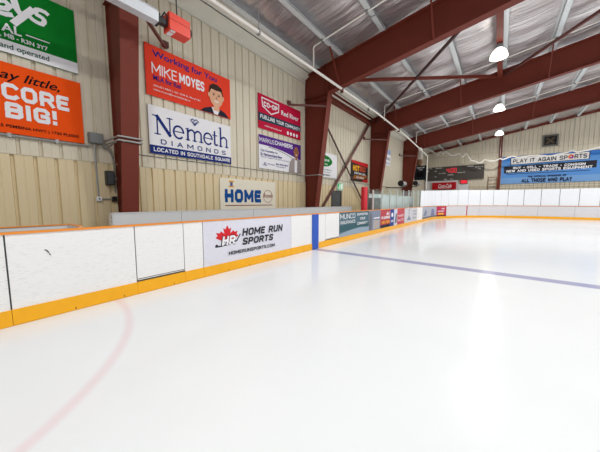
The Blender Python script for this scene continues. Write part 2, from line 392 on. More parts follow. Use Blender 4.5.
# ------------------------------------------------------------------ steel frames
FR = [2.30, 9.87, 17.42, 25.0]
RT = lambda x: 8.30+.16*x          # top of the rafter
RB = lambda x: 7.15+.16*x          # underside of the rafter
def flx(z): return -6.83+.1325*z if z < 6.2 else -6.01   # inner flange of the tapered column
frame_labels = ['rust-red steel frame whose column stands beside the big orange sign',
                'rust-red steel frame whose column stands between the purple sign and the green oval sign',
                'rust-red steel frame whose column rises behind the red padded post',
                'rust-red steel frame whose column is the last before the end wall']
for y, lb in zip(FR, frame_labels):
    t = thing('steel_frame', (-7, y, 0), lb, 'steel frame', 'rigid steel frames of the building')
    fw = .17; xo = W+.05; tk = .012
    obj('column_web', G().extrude([(xo, 0), (flx(0), 0), (flx(6.12), 6.12), (-6.0, RB(-6)+.02), (-6.0, RT(-6)-.02), (xo, RT(xo)-.02)], lambda a, b, d: (a, d, b), y-tk, y+tk), STEEL, t)
    obj('column_flange', G().extrude([(flx(0), 0), (flx(0)+.03, 0), (flx(6.14)+.03, 6.14), (flx(6.14), 6.14)], lambda a, b, d: (a, d, b), y-fw, y+fw), STEEL, t)
    obj('outer_flange', G().box(xo-.02, xo, y-.05, y+.05, 0, RT(xo)-.02), STEEL, t)
    g = G(); g.box(xo, flx(6.1), y-fw+.02, y+fw-.02, 6.12, 6.15); g.box(xo, -6.0, y-.1, y+.1, 5.9, 5.915)
    g.bar((-6.02, y-.1, RB(-6.02)), (-6.25, y-.1, RT(-6.25)-.02), .02, .16, (0, 1, 0))
    obj('stiffener_plate', g, STEEL, t)
    obj('rafter_web', G().extrude([(-6.0, RB(-6)), (8.3, RB(8.3)), (8.3, RT(8.3)-.02), (-6.0, RT(-6)-.02)], lambda a, b, d: (a, d, b), y-tk, y+tk), STEEL, t)
    obj('bottom_flange', G().extrude([(-6.02, RB(-6.02)-.03), (8.3, RB(8.3)-.03), (8.3, RB(8.3)), (-6.02, RB(-6.02))], lambda a, b, d: (a, d, b), y-fw+.02, y+fw-.02), STEEL, t)
    obj('top_flange', G().extrude([(xo, RT(xo)-.03), (8.3, RT(8.3)-.03), (8.3, RT(8.3)), (xo, RT(xo))], lambda a, b, d: (a, d, b), y-fw+.02, y+fw-.02), STEEL, t)
    for k, px in enumerate(PURLINS[1:8]):
        if k % 2 == 0:
            for s in (-1,) :
                obj('flange_brace', G().bar((px+.04, y-.95, RT(px)+.02), (px+.04, y-fw+.04, RB(px)+.02), .05, .05), STEEL, t)
    # brace from the inner flange to a wall girt
    dy = 1.25 if y < 5 else -1.25
    g = G().bar((flx(5.6)-.0, y+(.1 if dy > 0 else -.1), 5.6), (W+.06, y+dy, 5.6), .06, .07)
    g.box(W+.03, W+.12, y+dy-.07, y+dy+.07, 5.60, 5.74)
    obj('girt_brace', g, STEEL2, t)
# end-wall frame
t = thing('end_frame', (2, FY-.2, 0), 'rust-red steel rafter strip and post fixed to the beige end wall', 'steel frame')
obj('end_rafter', G().extrude([(W+.05, 8.25+.16*(W+.05)), (8.3, 8.25+.16*8.3), (8.3, 8.47+.16*8.3), (W+.05, 8.47+.16*(W+.05))], lambda a, b, d: (a, d, b), FY-.20, FY-.03), STEEL, t)
obj('end_post', G().box(-.36, -.10, FY-.16, FY-.03, 0, 8.2), STEEL, t)

# eave beam, wall bracing and roof bracing in the second bay
y0, y1 = FR[1]+.02, FR[2]-.02
put(obj('eave_beam', G().box(W+.02, W+.05, y0, y1, 6.66, 7.12).box(W+.05, W+.26, y0, y1, 6.66, 6.70).box(W+.05, W+.26, y0, y1, 7.08, 7.12), STEEL),
    'rust-red channel beam along the wall top above the crossed braces', 'beam')
put(obj('wall_brace', G().bar((W+.2, 10.0, 6.5), (W+.2, 16.85, .78), .05, .085), DARKROD),
    'slim dark wall brace sloping down away from the column beside the green oval sign', 'brace')
put(obj('wall_brace', G().bar((W+.12, 10.35, .45), (W+.12, 17.25, 7.05), .05, .15), STEEL2),
    'brown flat wall brace rising from beside the door to the eave', 'brace')
rz = lambda x: 8.02+.16*x
put(obj('roof_brace', G().bar((-6.9, 10.0, rz(-6.9)), (-.25, 17.35, rz(-.25)), .1, .13), STEEL),
    'rust-red flat roof brace crossing the bay almost level in view', 'brace')
put(obj('roof_brace', G().bar((-6.9, 17.35, rz(-6.9)-.02), (-.15, 10.0, rz(-.15)-.02), .07, .12), DARKROD),
    'dark roof brace slanting steeply across the bay in front of the third frame', 'brace')
put(obj('roof_brace', G().bar((-.2, 17.35, rz(-.2)), (6.9, 10.0, rz(6.9)), .07, .12), STEEL2),
    'brown roof brace running from the third frame up past the lamp side purlins', 'brace')
put(obj('roof_strut', G().bar((-.36, 9.9, 7.98), (-.36, 17.4, 7.98), .2, .2), STEEL),
    'rust-red strut between the second and third frames above the first lamp', 'strut')

# purlins
names = ['next to the wall eave', 'second from the wall', 'third from the wall', 'fourth from the wall', 'above the lamp row', 'first beyond the lamp row',
         'second beyond the lamp row', 'third beyond the lamp row', 'fourth beyond the lamp row']
for x, nm in zip(PURLINS[:9], names):
    zt = ROOF(x)-.005; zb = RT(x)+.002
    g = G()
    if x < -6: g.box(x, x+.012, -9, FY, zb, zt).box(x, x+.2, -9, FY, zb, zb+.01).box(x-.08, x, -9, FY, zt-.01, zt)
    else:
        g.box(x, x+.012, -9, FY, zb, zt).box(x, x+.2, -9, FY, zb, zb+.01).box(x+.19, x+.2, -9, FY, zb, zb+.04).box(x-.11, x, -9, FY, zt-.012, zt)
    put(obj('roof_purlin', g, GALV), 'galvanized purlin running the length of the roof, '+nm, 'purlin', 'galvanized roof purlins')

# ------------------------------------------------------------------ pipes along the roof
t = thing('pipe_run', (-5.4, 10, 6), 'long white pipe hung along the wall side below the eave', 'pipe')
px, pz = -5.42, 6.10
obj('pipe', G().tube([(px, -6, pz-.12), (px, 4, pz-.02), (px, 8, pz+.05), (px, 14, pz+.12), (px, 19, pz+.0), (px, 25.9, pz-.42)], .048, 12), WHITEP, t, True)
for y in (1.5, 5.2, 12.6, 20.0): obj('hanger', G().tube([(px, y, pz), (px, y, ROOF(px)-.15)], .009, 6).box(px-.05, px+.05, y-.03, y+.03, pz-.07, pz+.08), GREYP, t)
for y in (9.85, 17.42): obj('clip', G().box(px-.06, px+.06, y-.04, y+.04, pz-.08, RB(px)-.045), STEEL2, t)
obj('drop_pole', G().tube([(px, 25.9, pz-.44), (px+.02, 25.9, .0)], .05, 10), WHITEP, t, True)
for y, nm in zip((8.4, 15.95, 23.5), ('ahead of the second frame', 'ahead of the third frame', 'ahead of the last frame')):
    t = thing('conduit_run', (-5.8, y, 7.2), 'thin pale conduit clipped under the purlins '+nm, 'conduit', 'pale conduits under the roof')
    zc = lambda x: RT(x)-.05
    obj('conduit', G().tube([(-5.84, y, 6.45), (-5.84, y, zc(-5.84)-.05), (-5.79, y, zc(-5.79)), (6.5, y, zc(6.5))], .028, 8), WHITEP, t, True)
    g = G()
    for x in PURLINS[1:9]: g.box(x+.02, x+.09, y-.05, y+.05, zc(x)-.04, zc(x)+.055)
    g.flat = False
    for x in PURLINS[1:9]: obj('clamp', G().box(x+.02, x+.09, y-.05, y+.05, zc(x)-.04, zc(x)+.055), GREYP, t)
    if y < 20:
        obj('second_wire', G().tube([(-5.3, y+.35, RT(-5.3)-.03), (6.5, y+.35, RT(6.5)-.03)], .016, 6), GREYP, t)

# ------------------------------------------------------------------ lamps
GLOW = emit('glowing_lamp_dome', (255, 250, 240), 14)
def lamp(y, label):
    x, z = -.37, 7.33
    t = thing('highbay_lamp', (x, y, z), label, 'lamp', 'high-bay lamps over the ice')
    obj('lamp_dome', G().lathe([(.30, 0), (.30, .03), (.28, .13), (.225, .24), (.15, .32), (.10, .36)], (x, y, z), 28), GLOW, t, True)
    obj('ballast_box', G().lathe([(.105, .355), (.11, .36), (.11, .50), (.06, .53)], (x, y, z), 16), GREYBOX, t, True)
    obj('hanging_rod', G().tube([(x, y, z+.5), (x, y, z+.5+(.06 if 9.9 < y < 17 else ROOF(x)-z-.6))], .015, 6), GREYP, t)
lamp(13.6, 'glowing dome lamp closest to the camera, hung under the red strut')
lamp(21.2, 'glowing dome lamp second in the row, between the third and last frames')
lamp(28.8, 'glowing dome lamp farthest away, hung before the end wall')
def arealight(x, y, e, z=7.38):
    l = bpy.data.lights.new('highbay', 'AREA'); l.shape = 'DISK'; l.size = .54; l.energy = e; l.color = (1, .985, .955)
    o = bpy.data.objects.new('highbay_light', l); C.objects.link(o); o.location = (x, y, z)
LE = 900
for y in (-1.5, 6.0, 13.6, 21.2, 28.8):
    for x in (-.37, 8.3, 16.6): arealight(x, y, LE, 7.31)

# ------------------------------------------------------------------ wall signs
def wall_sign(name, label, y0, y1, z0, z1, m, th=.02, off=.028):
    t = thing(name, (W+off, (y0+y1)/2, z0), label, 'sign', 'sponsor signs on the wall')
    obj('sign_board', G().box(W+off, W+off+th, y0, y1, z0, z1), m, t)
    return t, Print(lambda u, v, d: (W+off+th+d, u, v))
P = lambda n, *rgb: mat(n, rgb, .6, spec=.12)
GREEN, ORG = P('green_print', 0, 122, 36), P('orange_print', 248, 84, 8)
RED, PURP, BLU = P('red_print', 238, 68, 44), P('purple_print', 92, 44, 140), P('royal_blue_print', 46, 44, 130)
CRIM, TEAL = P('crimson_print', 196, 22, 62), P('dark_teal_print', 34, 62, 78)
SKIN, SKIN2, HAIR, SUIT = P('skin_print', 228, 176, 144), P('brown_skin_print', 168, 112, 84), P('hair_print', 58, 44, 38), P('suit_print', 36, 40, 56)
TWEED, LIPS, CREAMP = P('grey_jacket_print', 160, 150, 148), P('lip_print', 236, 220, 212), P('cream_sign', 238, 232, 214)
MAROON, GOLD, DKGREEN = P('maroon_print', 140, 52, 58), P('gold_print', 246, 176, 44), P('dark_green_text', 28, 84, 60)

# green sign at the top
t, p = wall_sign('sponsor_sign', 'green sign with big white letters high in the corner above the orange sign', -.87, 1.68, 4.24, 5.49, GREEN)
p.rect(-.87, 1.68, 4.24, 4.455, WHITE)
p.line([(.50, 5.0), (.60, 5.08), (.70, 5.13), (.77, 5.08), (.72, 5.0), (.60, 4.97)], .075, WHITE, 'lettering')
p.line(bez((.50, 5.0), (.52, 4.88), (.70, 4.90), 6)+[(.78, 4.93)], .075, WHITE, 'lettering')
p.line([(.80, 5.34), (.845, 5.10)], .1, WHITE, 'lettering'); p.line([(1.06, 5.17), (.80, 4.80)], .1, WHITE, 'lettering'); p.line([(.845, 5.08), (.90, 5.0)], .09, WHITE, 'lettering')
p.line([(1.27, 5.20)]+bez((1.24, 5.22), (1.10, 5.24), (1.10, 5.15), 5)+bez((1.12, 5.11), (1.24, 5.10), (1.21, 5.02), 5)+bez((1.18, 4.97), (1.08, 4.96), (1.02, 5.02), 5), .07, WHITE, 'lettering')
p.text('AL', .63, .885, 4.60, 4.75, WHITE, bold=.025); p.rect(.94, 1.27, 4.655, 4.675, WHITE, 'lettering')
p.text('B, MB - R3N 3Y7', .56, 1.23, 4.485, 4.575, WHITE, bold=.02)
p.text('d and operated', .50, 1.24, 4.28, 4.40, DKGREEN, 'small_lettering', bold=.012)
p.build(t)
# orange sign
t, p = wall_sign('sponsor_sign', 'orange sign with heavy white slogan beside the first column', -.90, 1.70, 2.80, 4.06, ORG)
p.text('ay little,', .55, 1.36, 3.72, 3.93, INK, bold=.012, shear=.35)
p.text('CORE', .56, 1.48, 3.41, 3.70, WHITE, 'slogan', bold=.055); p.text('BIG!', .58, 1.28, 3.075, 3.365, WHITE, 'slogan', bold=.055)
p.text('1355 PEMBINA HWY | 1750 PLESSIS', .40, 1.61, 2.885, 2.955, INK, bold=.012)
p.build(t)
# candidate sign, red
def head(p, u, v, ru, rv, skin, hair, bald=False):
    p.poly([(u-ru*.38, v-rv*.7), (u+ru*.38, v-rv*.7), (u+ru*.45, v-rv*1.35), (u-ru*.45, v-rv*1.35)], skin, 'portrait_neck')
    if hair: p.oval(u+ru*.02, v+rv*.16, ru*1.02, rv*.92, hair, 'portrait_hair')
    p.oval(u-ru*1.0, v-rv*.05, ru*.16, rv*.2, skin, 'portrait_face'); p.oval(u+ru*1.0, v-rv*.05, ru*.16, rv*.2, skin, 'portrait_face')
    p.oval(u, v-rv*.1, ru*.95, rv*.9, skin, 'portrait_face')
    if hair and not bald: p.poly([(u-ru*.95, v+rv*.1), (u-ru*.7, v+rv*.55), (u, v+rv*.5), (u+ru*.7, v+rv*.55), (u+ru*.95, v+rv*.1), (u+ru*.85, v+rv*.85), (u+ru*.3, v+rv*1.03), (u-ru*.4, v+rv*1.05), (u-ru*.88, v+rv*.8)], hair, 'portrait_fringe')
    for s in (-1, 1):
        p.oval(u+s*ru*.38, v+rv*.06, ru*.13, rv*.055, INK, 'portrait_eyes'); p.rect(u+s*ru*.38-ru*.2, u+s*ru*.38+ru*.2, v+rv*.17, v+rv*.21, hair or INK, 'portrait_brows')
    p.poly([(u-ru*.10, v-rv*.28), (u+ru*.16, v-rv*.28), (u+ru*.03, v+rv*.0)], P('nose_tone_'+skin.name, 178, 120, 92) if skin is SKIN else P('nose_tone2', 112, 72, 54), 'portrait_nose')
    p.oval(u, v-rv*.5, ru*.36, rv*.1, LIPS, 'portrait_mouth', 14)
t, p = wall_sign('sponsor_sign', 'red election sign with a dark-haired man in a suit, right of the first column', 3.03, 5.62, 4.27, 5.52, RED)
p.text('Working for You', 3.21, 5.12, 5.21, 5.42, BLU, bold=.04)
p.block('MIKE', 3.18, 3.84, 4.83, 5.10, WHITE, w=.12); p.text('MOYES', 3.90, 4.67, 4.83, 5.11, WHITE, 'name_lettering', bold=.05)
p.text('MLA for Riel', 3.21, 3.94, 4.67, 4.80, BLU, bold=.03)
p.text('204.421.9869 | 101-1549 St. Mary\'s Rd', 3.20, 4.52, 4.50, 4.56, WHITE, bold=.01); p.text('mike.moyes@manitobandp.ca', 3.20, 4.20, 4.40, 4.46, WHITE, bold=.01)
p.poly([(4.52, 4.275), (4.66, 4.38), (4.90, 4.47), (5.18, 4.47), (5.40, 4.40), (5.54, 4.275)], SUIT, 'portrait_suit')
p.poly([(4.90, 4.47), (5.18, 4.47), (5.12, 4.275), (4.98, 4.275)], WHITE, 'portrait_shirt')
head(p, 5.07, 4.83, .25, .33, SKIN, HAIR)
p.build(t)
# diamonds sign
t, p = wall_sign('sponsor_sign', 'white and navy jeweller sign below the red election sign', 3.04, 5.60, 2.80, 4.03, WHITE)
p.rect(3.04, 5.60, 2.80, 3.02, NAVY)
LN = 'lettering'
def serif(u, v, w): p.rect(u-w/2, u+w/2, v, v+.028, NAVY, LN)
b, xh, cap = 3.31, 3.64, 3.80
p.line([(3.25, b), (3.25, cap)], .035, NAVY, LN); p.line([(3.58, b), (3.58, cap)], .035, NAVY, LN); p.line([(3.25, cap-.02), (3.58, b+.02)], .085, NAVY, LN)
for u, v in ((3.25, b), (3.21, cap-.03), (3.58, cap-.03)): serif(u, v, .16)
def ee(u):
    r = .14; c = b+.165
    p.line([(u-r+.01, c+.01), (u+r-.02, c+.01)], .028, NAVY, LN)
    p.line([(u+r*math.cos(a), c+.165*math.sin(a)) for a in [k*PI/12*1.0 for k in range(0, 22)]], .05, NAVY, LN)
ee(3.82); ee(4.745)
def stem(u, top): p.line([(u, b), (u, top)], .058, NAVY, LN); serif(u, b, .14); serif(u-.02, top-.03, .09)
def arch(u0, u1, top): p.line([(u0, top-.12)]+bez((u0, top-.11), ((u0+u1)/2+.01, top+.06), (u1, top-.09), 8)+[(u1, b)], .05, NAVY, LN); serif(u1, b, .14)
stem(4.09, xh); arch(4.09, 4.30, xh); arch(4.30, 4.51, xh)
p.line([(4.98, cap-.06), (4.98, b+.06)]+bez((4.98, b+.06), (4.99, b), (5.08, b+.03), 5), .055, NAVY, LN); p.line([(4.91, xh-.02), (5.07, xh-.02)], .03, NAVY, LN)
stem(5.20, 3.90); arch(5.20, 5.43, xh)
p.block('D I A M O N D S', 3.32, 5.38, 3.07, 3.20, NAVY, 'small_lettering', w=.17)
p.text('LOCATED IN SOUTHDALE SQUARE', 3.13, 5.54, 2.86, 2.965, WHITE, 'band_lettering', bold=.03)
for a, c in ((( 4.19, 3.90), (4.26, 3.95)), ((4.26, 3.95), (4.31, 3.90)), ((4.31, 3.90), (4.36, 3.95)), ((4.36, 3.95), (4.44, 3.90)), ((4.19, 3.90), (4.315, 3.77)), ((4.44, 3.90), (4.315, 3.77)), ((4.26, 3.88), (4.315, 3.80)), ((4.37, 3.88), (4.315, 3.80))):
    p.line([a, c], .022, NAVY, 'gem_emblem')
p.build(t)
# HOME sign
t, p = wall_sign('home_sign', 'cream HOME team sign with blue letters standing on the bench wall', 5.10, 7.72, 1.26, 2.32, CREAMP, .03, .06)
p.text('HOME', 5.28, 6.90, 1.51, 1.97, P('home_blue', 20, 78, 150), bold=.06)
p.rect(5.28, 7.52, 1.40, 1.428, MAROON)
p.rect(5.45, 5.65, 2.20, 2.25, GOLD, 'badge'); p.rect(5.50, 5.60, 2.06, 2.20, P('badge_blue', 96, 110, 160), 'badge'); p.rect(5.44, 5.66, 2.03, 2.07, GOLD, 'badge')
p.line([(7.28+.24*math.cos(a), 1.75+.235*math.sin(a)) for a in [k*2*PI/24 for k in range(24)]], .014, MAROON, 'round_emblem', True)
p.text('Royals', 7.02, 7.55, 1.66, 1.86, MAROON, 'round_emblem', shear=.3)
p.build(t)
# co-op sign
t, p = wall_sign('sponsor_sign', 'crimson sign with white shield logo above the purple and white sign', 6.88, 9.44, 4.29, 5.54, CRIM)
p.poly([(6.88, 4.56), (9.44, 4.64), (9.44, 4.88), (6.88, 4.86)], TEAL, 'stripe')
p.line([(7.06, 5.42), (8.00, 5.40), (7.98, 5.12), (7.56, 4.93), (7.10, 5.12)], .045, WHITE, 'shield_emblem', True)
p.text('CO-OP', 7.15, 7.92, 5.13, 5.31, WHITE, 'shield_emblem', bold=.05)
p.text('Red River', 8.14, 9.28, 5.06, 5.25, WHITE, bold=.02)
p.text('FUELLING YOUR COMMUNITY', 6.97, 9.37, 4.66, 4.80, WHITE, 'slogan', bold=.035)
p.text('redrivercoop.crs', 7.19, 8.14, 4.38, 4.46, WHITE, bold=.01)
for k in range(4): p.oval(8.55+.2*k, 4.42, .065, .075, WHITE, 'round_icon', 12)
p.build(t)
# purple sign
t, p = wall_sign('sponsor_sign', 'purple and white sign with a bald man in grey jacket, below the crimson sign', 6.88, 9.45, 2.81, 4.06, WHITE)
p.poly([(6.88, 4.06), (9.45, 4.06), (9.45, 3.40)]+bez((9.2, 3.42), (8.2, 3.72), (6.88, 3.70), 8), PURP, 'purple_band')
p.line(bez((7.4, 3.66), (8.3, 3.62), (9.0, 3.36), 8), .02, INK, 'thin_curve')
p.block('MARKUS', 6.91, 7.72, 3.80, 3.96, WHITE, w=.13); p.text('CHAMBERS', 7.76, 8.86, 3.81, 3.98, WHITE, 'name_lettering', bold=.035)
p.text('City Councillor for', 6.96, 7.92, 3.43, 3.54, BLU, 'small_lettering', bold=.01); p.text('St. Norbert-Seine River', 6.96, 8.18, 3.30, 3.41, BLU, 'small_lettering', bold=.02)
p.text('Proud to support our local community', 6.97, 8.60, 3.215, 3.28, BLU, 'small_lettering')
p.line([(7.10, 2.93), (7.18, 3.05), (7.26, 2.93), (7.16, 2.96)], .02, BLU, 'round_emblem'); p.text('Winnipeg', 7.30, 7.70, 2.97, 3.04, BLU, 'small_lettering')
p.text('204-986-6824', 7.78, 8.54, 3.03, 3.09, BLU, 'small_lettering', bold=.02); p.text('winnipeg.ca', 7.78, 8.40, 2.93, 2.99, BLU, 'small_lettering')
p.poly([(8.60, 2.815), (8.66, 3.22), (8.80, 3.38), (9.0, 3.46), (9.2, 3.46), (9.40, 3.36), (9.44, 3.2), (9.44, 2.815)], TWEED, 'portrait_jacket')
p.poly([(8.98, 3.46), (9.18, 3.46), (9.14, 2.815), (8.98, 2.815)], WHITE, 'portrait_shirt')
head(p, 9.09, 3.72, .165, .27, SKIN2, None, True)
p.build(t)
# green oval sign
t, p = wall_sign('sponsor_sign', 'white sign with green oval logo partly hidden behind the second column', 10.15, 12.74, 2.82, 4.07, WHITE)
p.oval(11.3, 3.65, .93, .30, GREEN); p.text('argent', 10.7, 11.95, 3.58, 3.76, WHITE, shear=.2, bold=.02); p.text('est. 1982', 11.0, 11.75, 3.44, 3.52, WHITE)
p.text('AUTO GLASS SERVICE', 10.6, 12.2, 3.17, 3.23, DKGREEN, 'small_lettering'); p.text('windshield repair', 10.9, 12.05, 3.04, 3.10, DKGREEN, 'small_lettering'); p.text('204.253.8021', 10.9, 12.0, 2.90, 2.97, INK, 'small_lettering', bold=.02)
p.build(t)
# sign mostly hidden behind the third column
t, p = wall_sign('sponsor_sign', 'white and pale blue sign mostly hidden behind the third column', 18.9, 21.45, 4.42, 5.67, WHITE)
p.rect(18.9, 21.45, 5.3, 5.67, P('faint_blue_print', 170, 186, 220), 'blue_band'); p.text('GARAGE DOORS', 19.1, 21.3, 4.85, 5.05, NAVY, bold=.02); p.text('204.222.9', 19.7, 21.3, 4.52, 4.68, NAVY)
p.build(t)
# hot sign
t, p = wall_sign('sponsor_sign', 'black and red sign with yellow HOT lettering behind the crossed braces', 14.50, 16.98, 2.84, 4.10, P('charcoal_print', 44, 38, 38))
p.poly([(14.50, 4.10), (14.50, 3.95), (15.4, 3.90), (16.98, 3.84), (16.98, 4.10)], P('deep_red_print', 200, 40, 44), 'flame')
p.poly([(15.9, 2.84), (16.98, 2.84), (16.98, 3.12), (16.5, 3.0)], P('deep_red_print', 200, 40, 44), 'flame')
p.poly([(14.7, 2.98), (16.3, 3.0), (16.9, 3.2), (16.8, 3.3), (14.9, 3.2)], P('ember_print', 150, 92, 46), 'flame')
p.text('HOT', 14.72, 15.62, 3.46, 3.82, GOLD, bold=.06); p.text('GOLD', 15.68, 16.55, 3.50, 3.82, P('ember_red', 226, 92, 60), 'second_lettering', bold=.04)
p.text('SPORTS BAR & GRILL', 14.9, 16.6, 3.28, 3.40, WHITE, 'small_lettering', bold=.03); p.text('204.255.4', 15.2, 16.3, 3.04, 3.14, WHITE, 'small_lettering', bold=.03)
p.build(t)

# ------------------------------------------------------------------ door, exit sign, wiring on the wall
d = struct('door_1', G().box(W+.03, W+.07, 12.26, 13.16, 0, 2.08), mat('dark_door_paint', (78, 82, 84), .5))
struct('door_frame', G().box(W+.02, W+.10, 12.17, 12.26, 0, 2.16).box(W+.02, W+.10, 13.16, 13.25, 0, 2.16).box(W+.02, W+.10, 12.26, 13.16, 2.08, 2.16), DGREY, d)
struct('door_handle', G().box(W+.07, W+.12, 12.34, 12.46, 1.0, 1.05), GREYP, d)
t = thing('exit_sign', (W+.05, 13.0, 2.2), 'small lit green and white exit sign above the grey door', 'exit sign')
obj('sign_case', G().box(W+.03, W+.12, 12.68, 13.36, 2.19, 2.60), LGREY, t)
q = Print(lambda u, v, dd: (W+.12+dd, u, v)); GLG, GLW = emit('lit_green', (30, 170, 90), .8), emit('lit_white', (235, 250, 240), .9)
q.rect(12.71, 13.33, 2.22, 2.57, GLG, 'lit_face'); q.rect(13.06, 13.28, 2.25, 2.54, GLW, 'doorway_pictogram')
q.oval(12.96, 2.50, .035, .035, GLW, 'runner_pictogram', 10); q.line([(12.94, 2.45), (12.90, 2.36), (12.97, 2.31), (12.92, 2.24)], .045, GLW, 'runner_pictogram'); q.line([(12.90, 2.36), (12.82, 2.27)], .04, GLW, 'runner_pictogram'); q.line([(12.84, 2.40), (12.93, 2.45), (13.02, 2.40)], .03, GLW, 'runner_pictogram')
q.build(t)

t = thing('conduit_run', (W+.04, 2, 2.75), 'thin grey conduit running level along the wall under the signs', 'conduit')
obj('conduit', G().tube([(W+.05, -8, 2.76), (W+.05, 1.80, 2.76)], .022, 8), GREYP, t)
obj('wire', G().tube([(W+.02, 2.75, 2.72), (W+.02, 9.6, 2.74), (W+.02, 17.2, 2.74), (W+.02, 24.8, 2.74)], .012, 6), GREYBOX, t)
for y in (-.3, .6, 1.25): obj('strap', G().box(W+.0, W+.08, y-.025, y+.025, 2.725, 2.80), GREYP, t)
t = thing('junction_box', (W+.05, 1.9, 2.84), 'grey metal electrical box with conduit, left of the first column', 'electrical box')
obj('box_body', G().box(W+.01, W+.15, 1.77, 2.02, 2.83, 3.05), GREYBOX, t); obj('box_cover', G().box(W+.15, W+.162, 1.785, 2.005, 2.845, 3.035), GREYBOX, t)
obj('down_conduit', G().tube([(W+.078, 1.86, 2.83), (W+.078, 1.875, 1.66)], .018, 8), GREYP, t)
obj('cable', G().tube([(W+.05, 2.02, 2.80), (W+.10, 2.12, 2.78), (W+.35, 2.14, 2.84), (W+.5, 2.15, 2.85)], .016, 8), GREYP, t, True)
obj('cable', G().tube([(W+.05, 2.02, 2.76), (W+.10, 2.14, 2.72), (W+.12, 2.20, 2.5), (W+.10, 2.21, 2.1), (W+.08, 2.20, 1.75)], .012, 8), GREYBOX, t, True)
t = thing('wall_outlet', (W+.03, 1.88, 1.55), 'small pale outlet box low on the tan liner beside the first column', 'outlet')
obj('outlet_box', G().box(W+.055, W+.105, 1.83, 1.93, 1.55, 1.65), LGREY, t); obj('cover_plate', G().box(W+.105, W+.113, 1.84, 1.92, 1.56, 1.64), WHITE, t)
obj('socket', G().box(W+.113, W+.116, 1.865, 1.895, 1.58, 1.62), DGREY, t); obj('side_conduit', G().tube([(W+.075, 1.93, 1.60), (W+.075, 2.13, 1.60)], .014, 8), GREYP, t)
obj('plug', G().box(W+.055, W+.12, 2.13, 2.22, 1.54, 1.66), BLACK, t)
t = thing('loudspeaker', (W+.1, 2.12, 1.98), 'small black speaker box on the wall left of the first column', 'speaker')
obj('speaker_box', G().box(W+.056, W+.20, 2.02, 2.17, 1.92, 2.24), BLACK, t); obj('speaker_grille', G().box(W+.20, W+.207, 2.035, 2.155, 1.94, 2.22), DGREY, t)
obj('bracket', G().box(W+.08, W+.14, 2.17, 2.23, 2.04, 2.09), GREYP, t)
for y, zs, nm in ((FR[0], (2.83, 2.91), 'pale conduit bands wrapped round the first column'), (FR[1], (2.73,), 'pale conduit band wrapped round the second column')):
    g = G()
    for z in zs:
        x = flx(z)+.05
        g.tube([(W+.1, y-.23, z), (x, y-.23, z), (x+.012, y-.2, z), (x+.012, y+.2, z), (x, y+.23, z), (W+.1, y+.23, z)], .02, 8)
    put(obj('conduit_band', g, GREYP), nm, 'conduit')

# ------------------------------------------------------------------ radiant tube heater
t = thing('tube_heater', (-5.6, 2, 5), 'radiant tube heater with red burner box and pale hood above the election sign', 'heater')
prof = [(-5.70, 5.07), (-5.72, 5.24), (-5.68, 5.30), (-5.54, 5.30), (-5.50, 5.24), (-5.52, 5.07)]
obj('hood', G().extrude(prof, lambda a, b, d: (a, d, b), -6.0, 2.60), HOOD, t)
obj('heat_tube', G().tube([(-5.61, 2.58, 5.16), (-5.61, 2.80, 5.16)], .05, 12), BLACK, t, True)
g = G().box(-5.70, -5.52, 2.60, 2.64, 5.06, 5.24); g.box(-5.67, -5.55, 2.64, 2.80, 5.10, 5.22); g.tube([(-5.58, 2.66, 5.16), (-5.52, 2.72, 5.30), (-5.54, 2.80, 5.24)], .02, 8)
obj('burner_fitting', g, BLACK, t)
bx = G(); bx.box(-5.75, -5.48, 2.80, 3.24, 5.03, 5.36)
bb = obj('burner_box', bx, REDBOX, t)
obj('lid_seam', G().box(-5.482, -5.476, 2.80, 3.24, 5.225, 5.232), mat('dark_red_gap', (150, 34, 26), .5), bb)
obj('data_label', G().box(-5.73, -5.60, 2.83, 2.93, 5.026, 5.031).box(-5.57, -5.50, 2.83, 2.93, 5.026, 5.031), WHITE, bb, label='white data labels')
obj('blower', G().lathe([(.10, 3.24), (.10, 3.29), (.07, 3.31)], (-5.60, 0, 5.18), 18, 'y'), BLACK, t, True)
obj('hanging_cable', G().tube([(-5.6, 3.02, 5.36), (-5.6, 3.0, 7.5)], .012, 8), BLACK, t)
obj('hanging_chain', G().tube([(-5.61, .6, 5.30), (-5.61, .6, 7.5)], .008, 6), GREYP, t); obj('hanging_chain', G().tube([(-5.61, -3.5, 5.30), (-5.61, -3.5, 7.5)], .008, 6), GREYP, t)

# ------------------------------------------------------------------ dasher boards
BX, BCY, BR = -4.69, 24.6, 8.0
BL = PI/2*BR
def path(s):
    if s <= BCY: return Vector((BX, s)), Vector((1, 0))
    if s < BCY+BL:
        a = PI-(s-BCY)/BR; n = Vector((-math.cos(a), -math.sin(a)))
        return Vector((BX+BR+BR*math.cos(a), BCY+BR*math.sin(a))), n
    return Vector((BX+BR+s-BCY-BL, BCY+BR)), Vector((0, -1))
def pf(s, z, d):
    q, n = path(s); return (q.x+n.x*d, q.y+n.y*d, z)
def shtop(s): return 2.38+.32*min(1., max(0., (s-21)/9.))
def strip(g, s0, s1, z0, z1, d0, d1, step=.35):
    n = 1 if s1 <= BCY or s0 >= BCY+BL else max(1, int((s1-s0)/step))
    ss = [s0+(s1-s0)*k/n for k in range(n+1)]
    zt = z1 if callable(z1) else (lambda s: z1)
    vs = [pf(s, z, d) for s in ss for z, d in ((z0, d0), (z0, d1), (zt(s), d1), (zt(s), d0))]
    fs = [(0, 1, 2, 3), tuple(4*n+k for k in (3, 2, 1, 0))]
    for i in range(n):
        for k in range(4): fs.append((4*i+k, 4*i+(k+1) % 4, 4*i+4+(k+1) % 4, 4*i+4+k))
    return g.add(vs, fs)
KZ, TZ = .205, 1.135
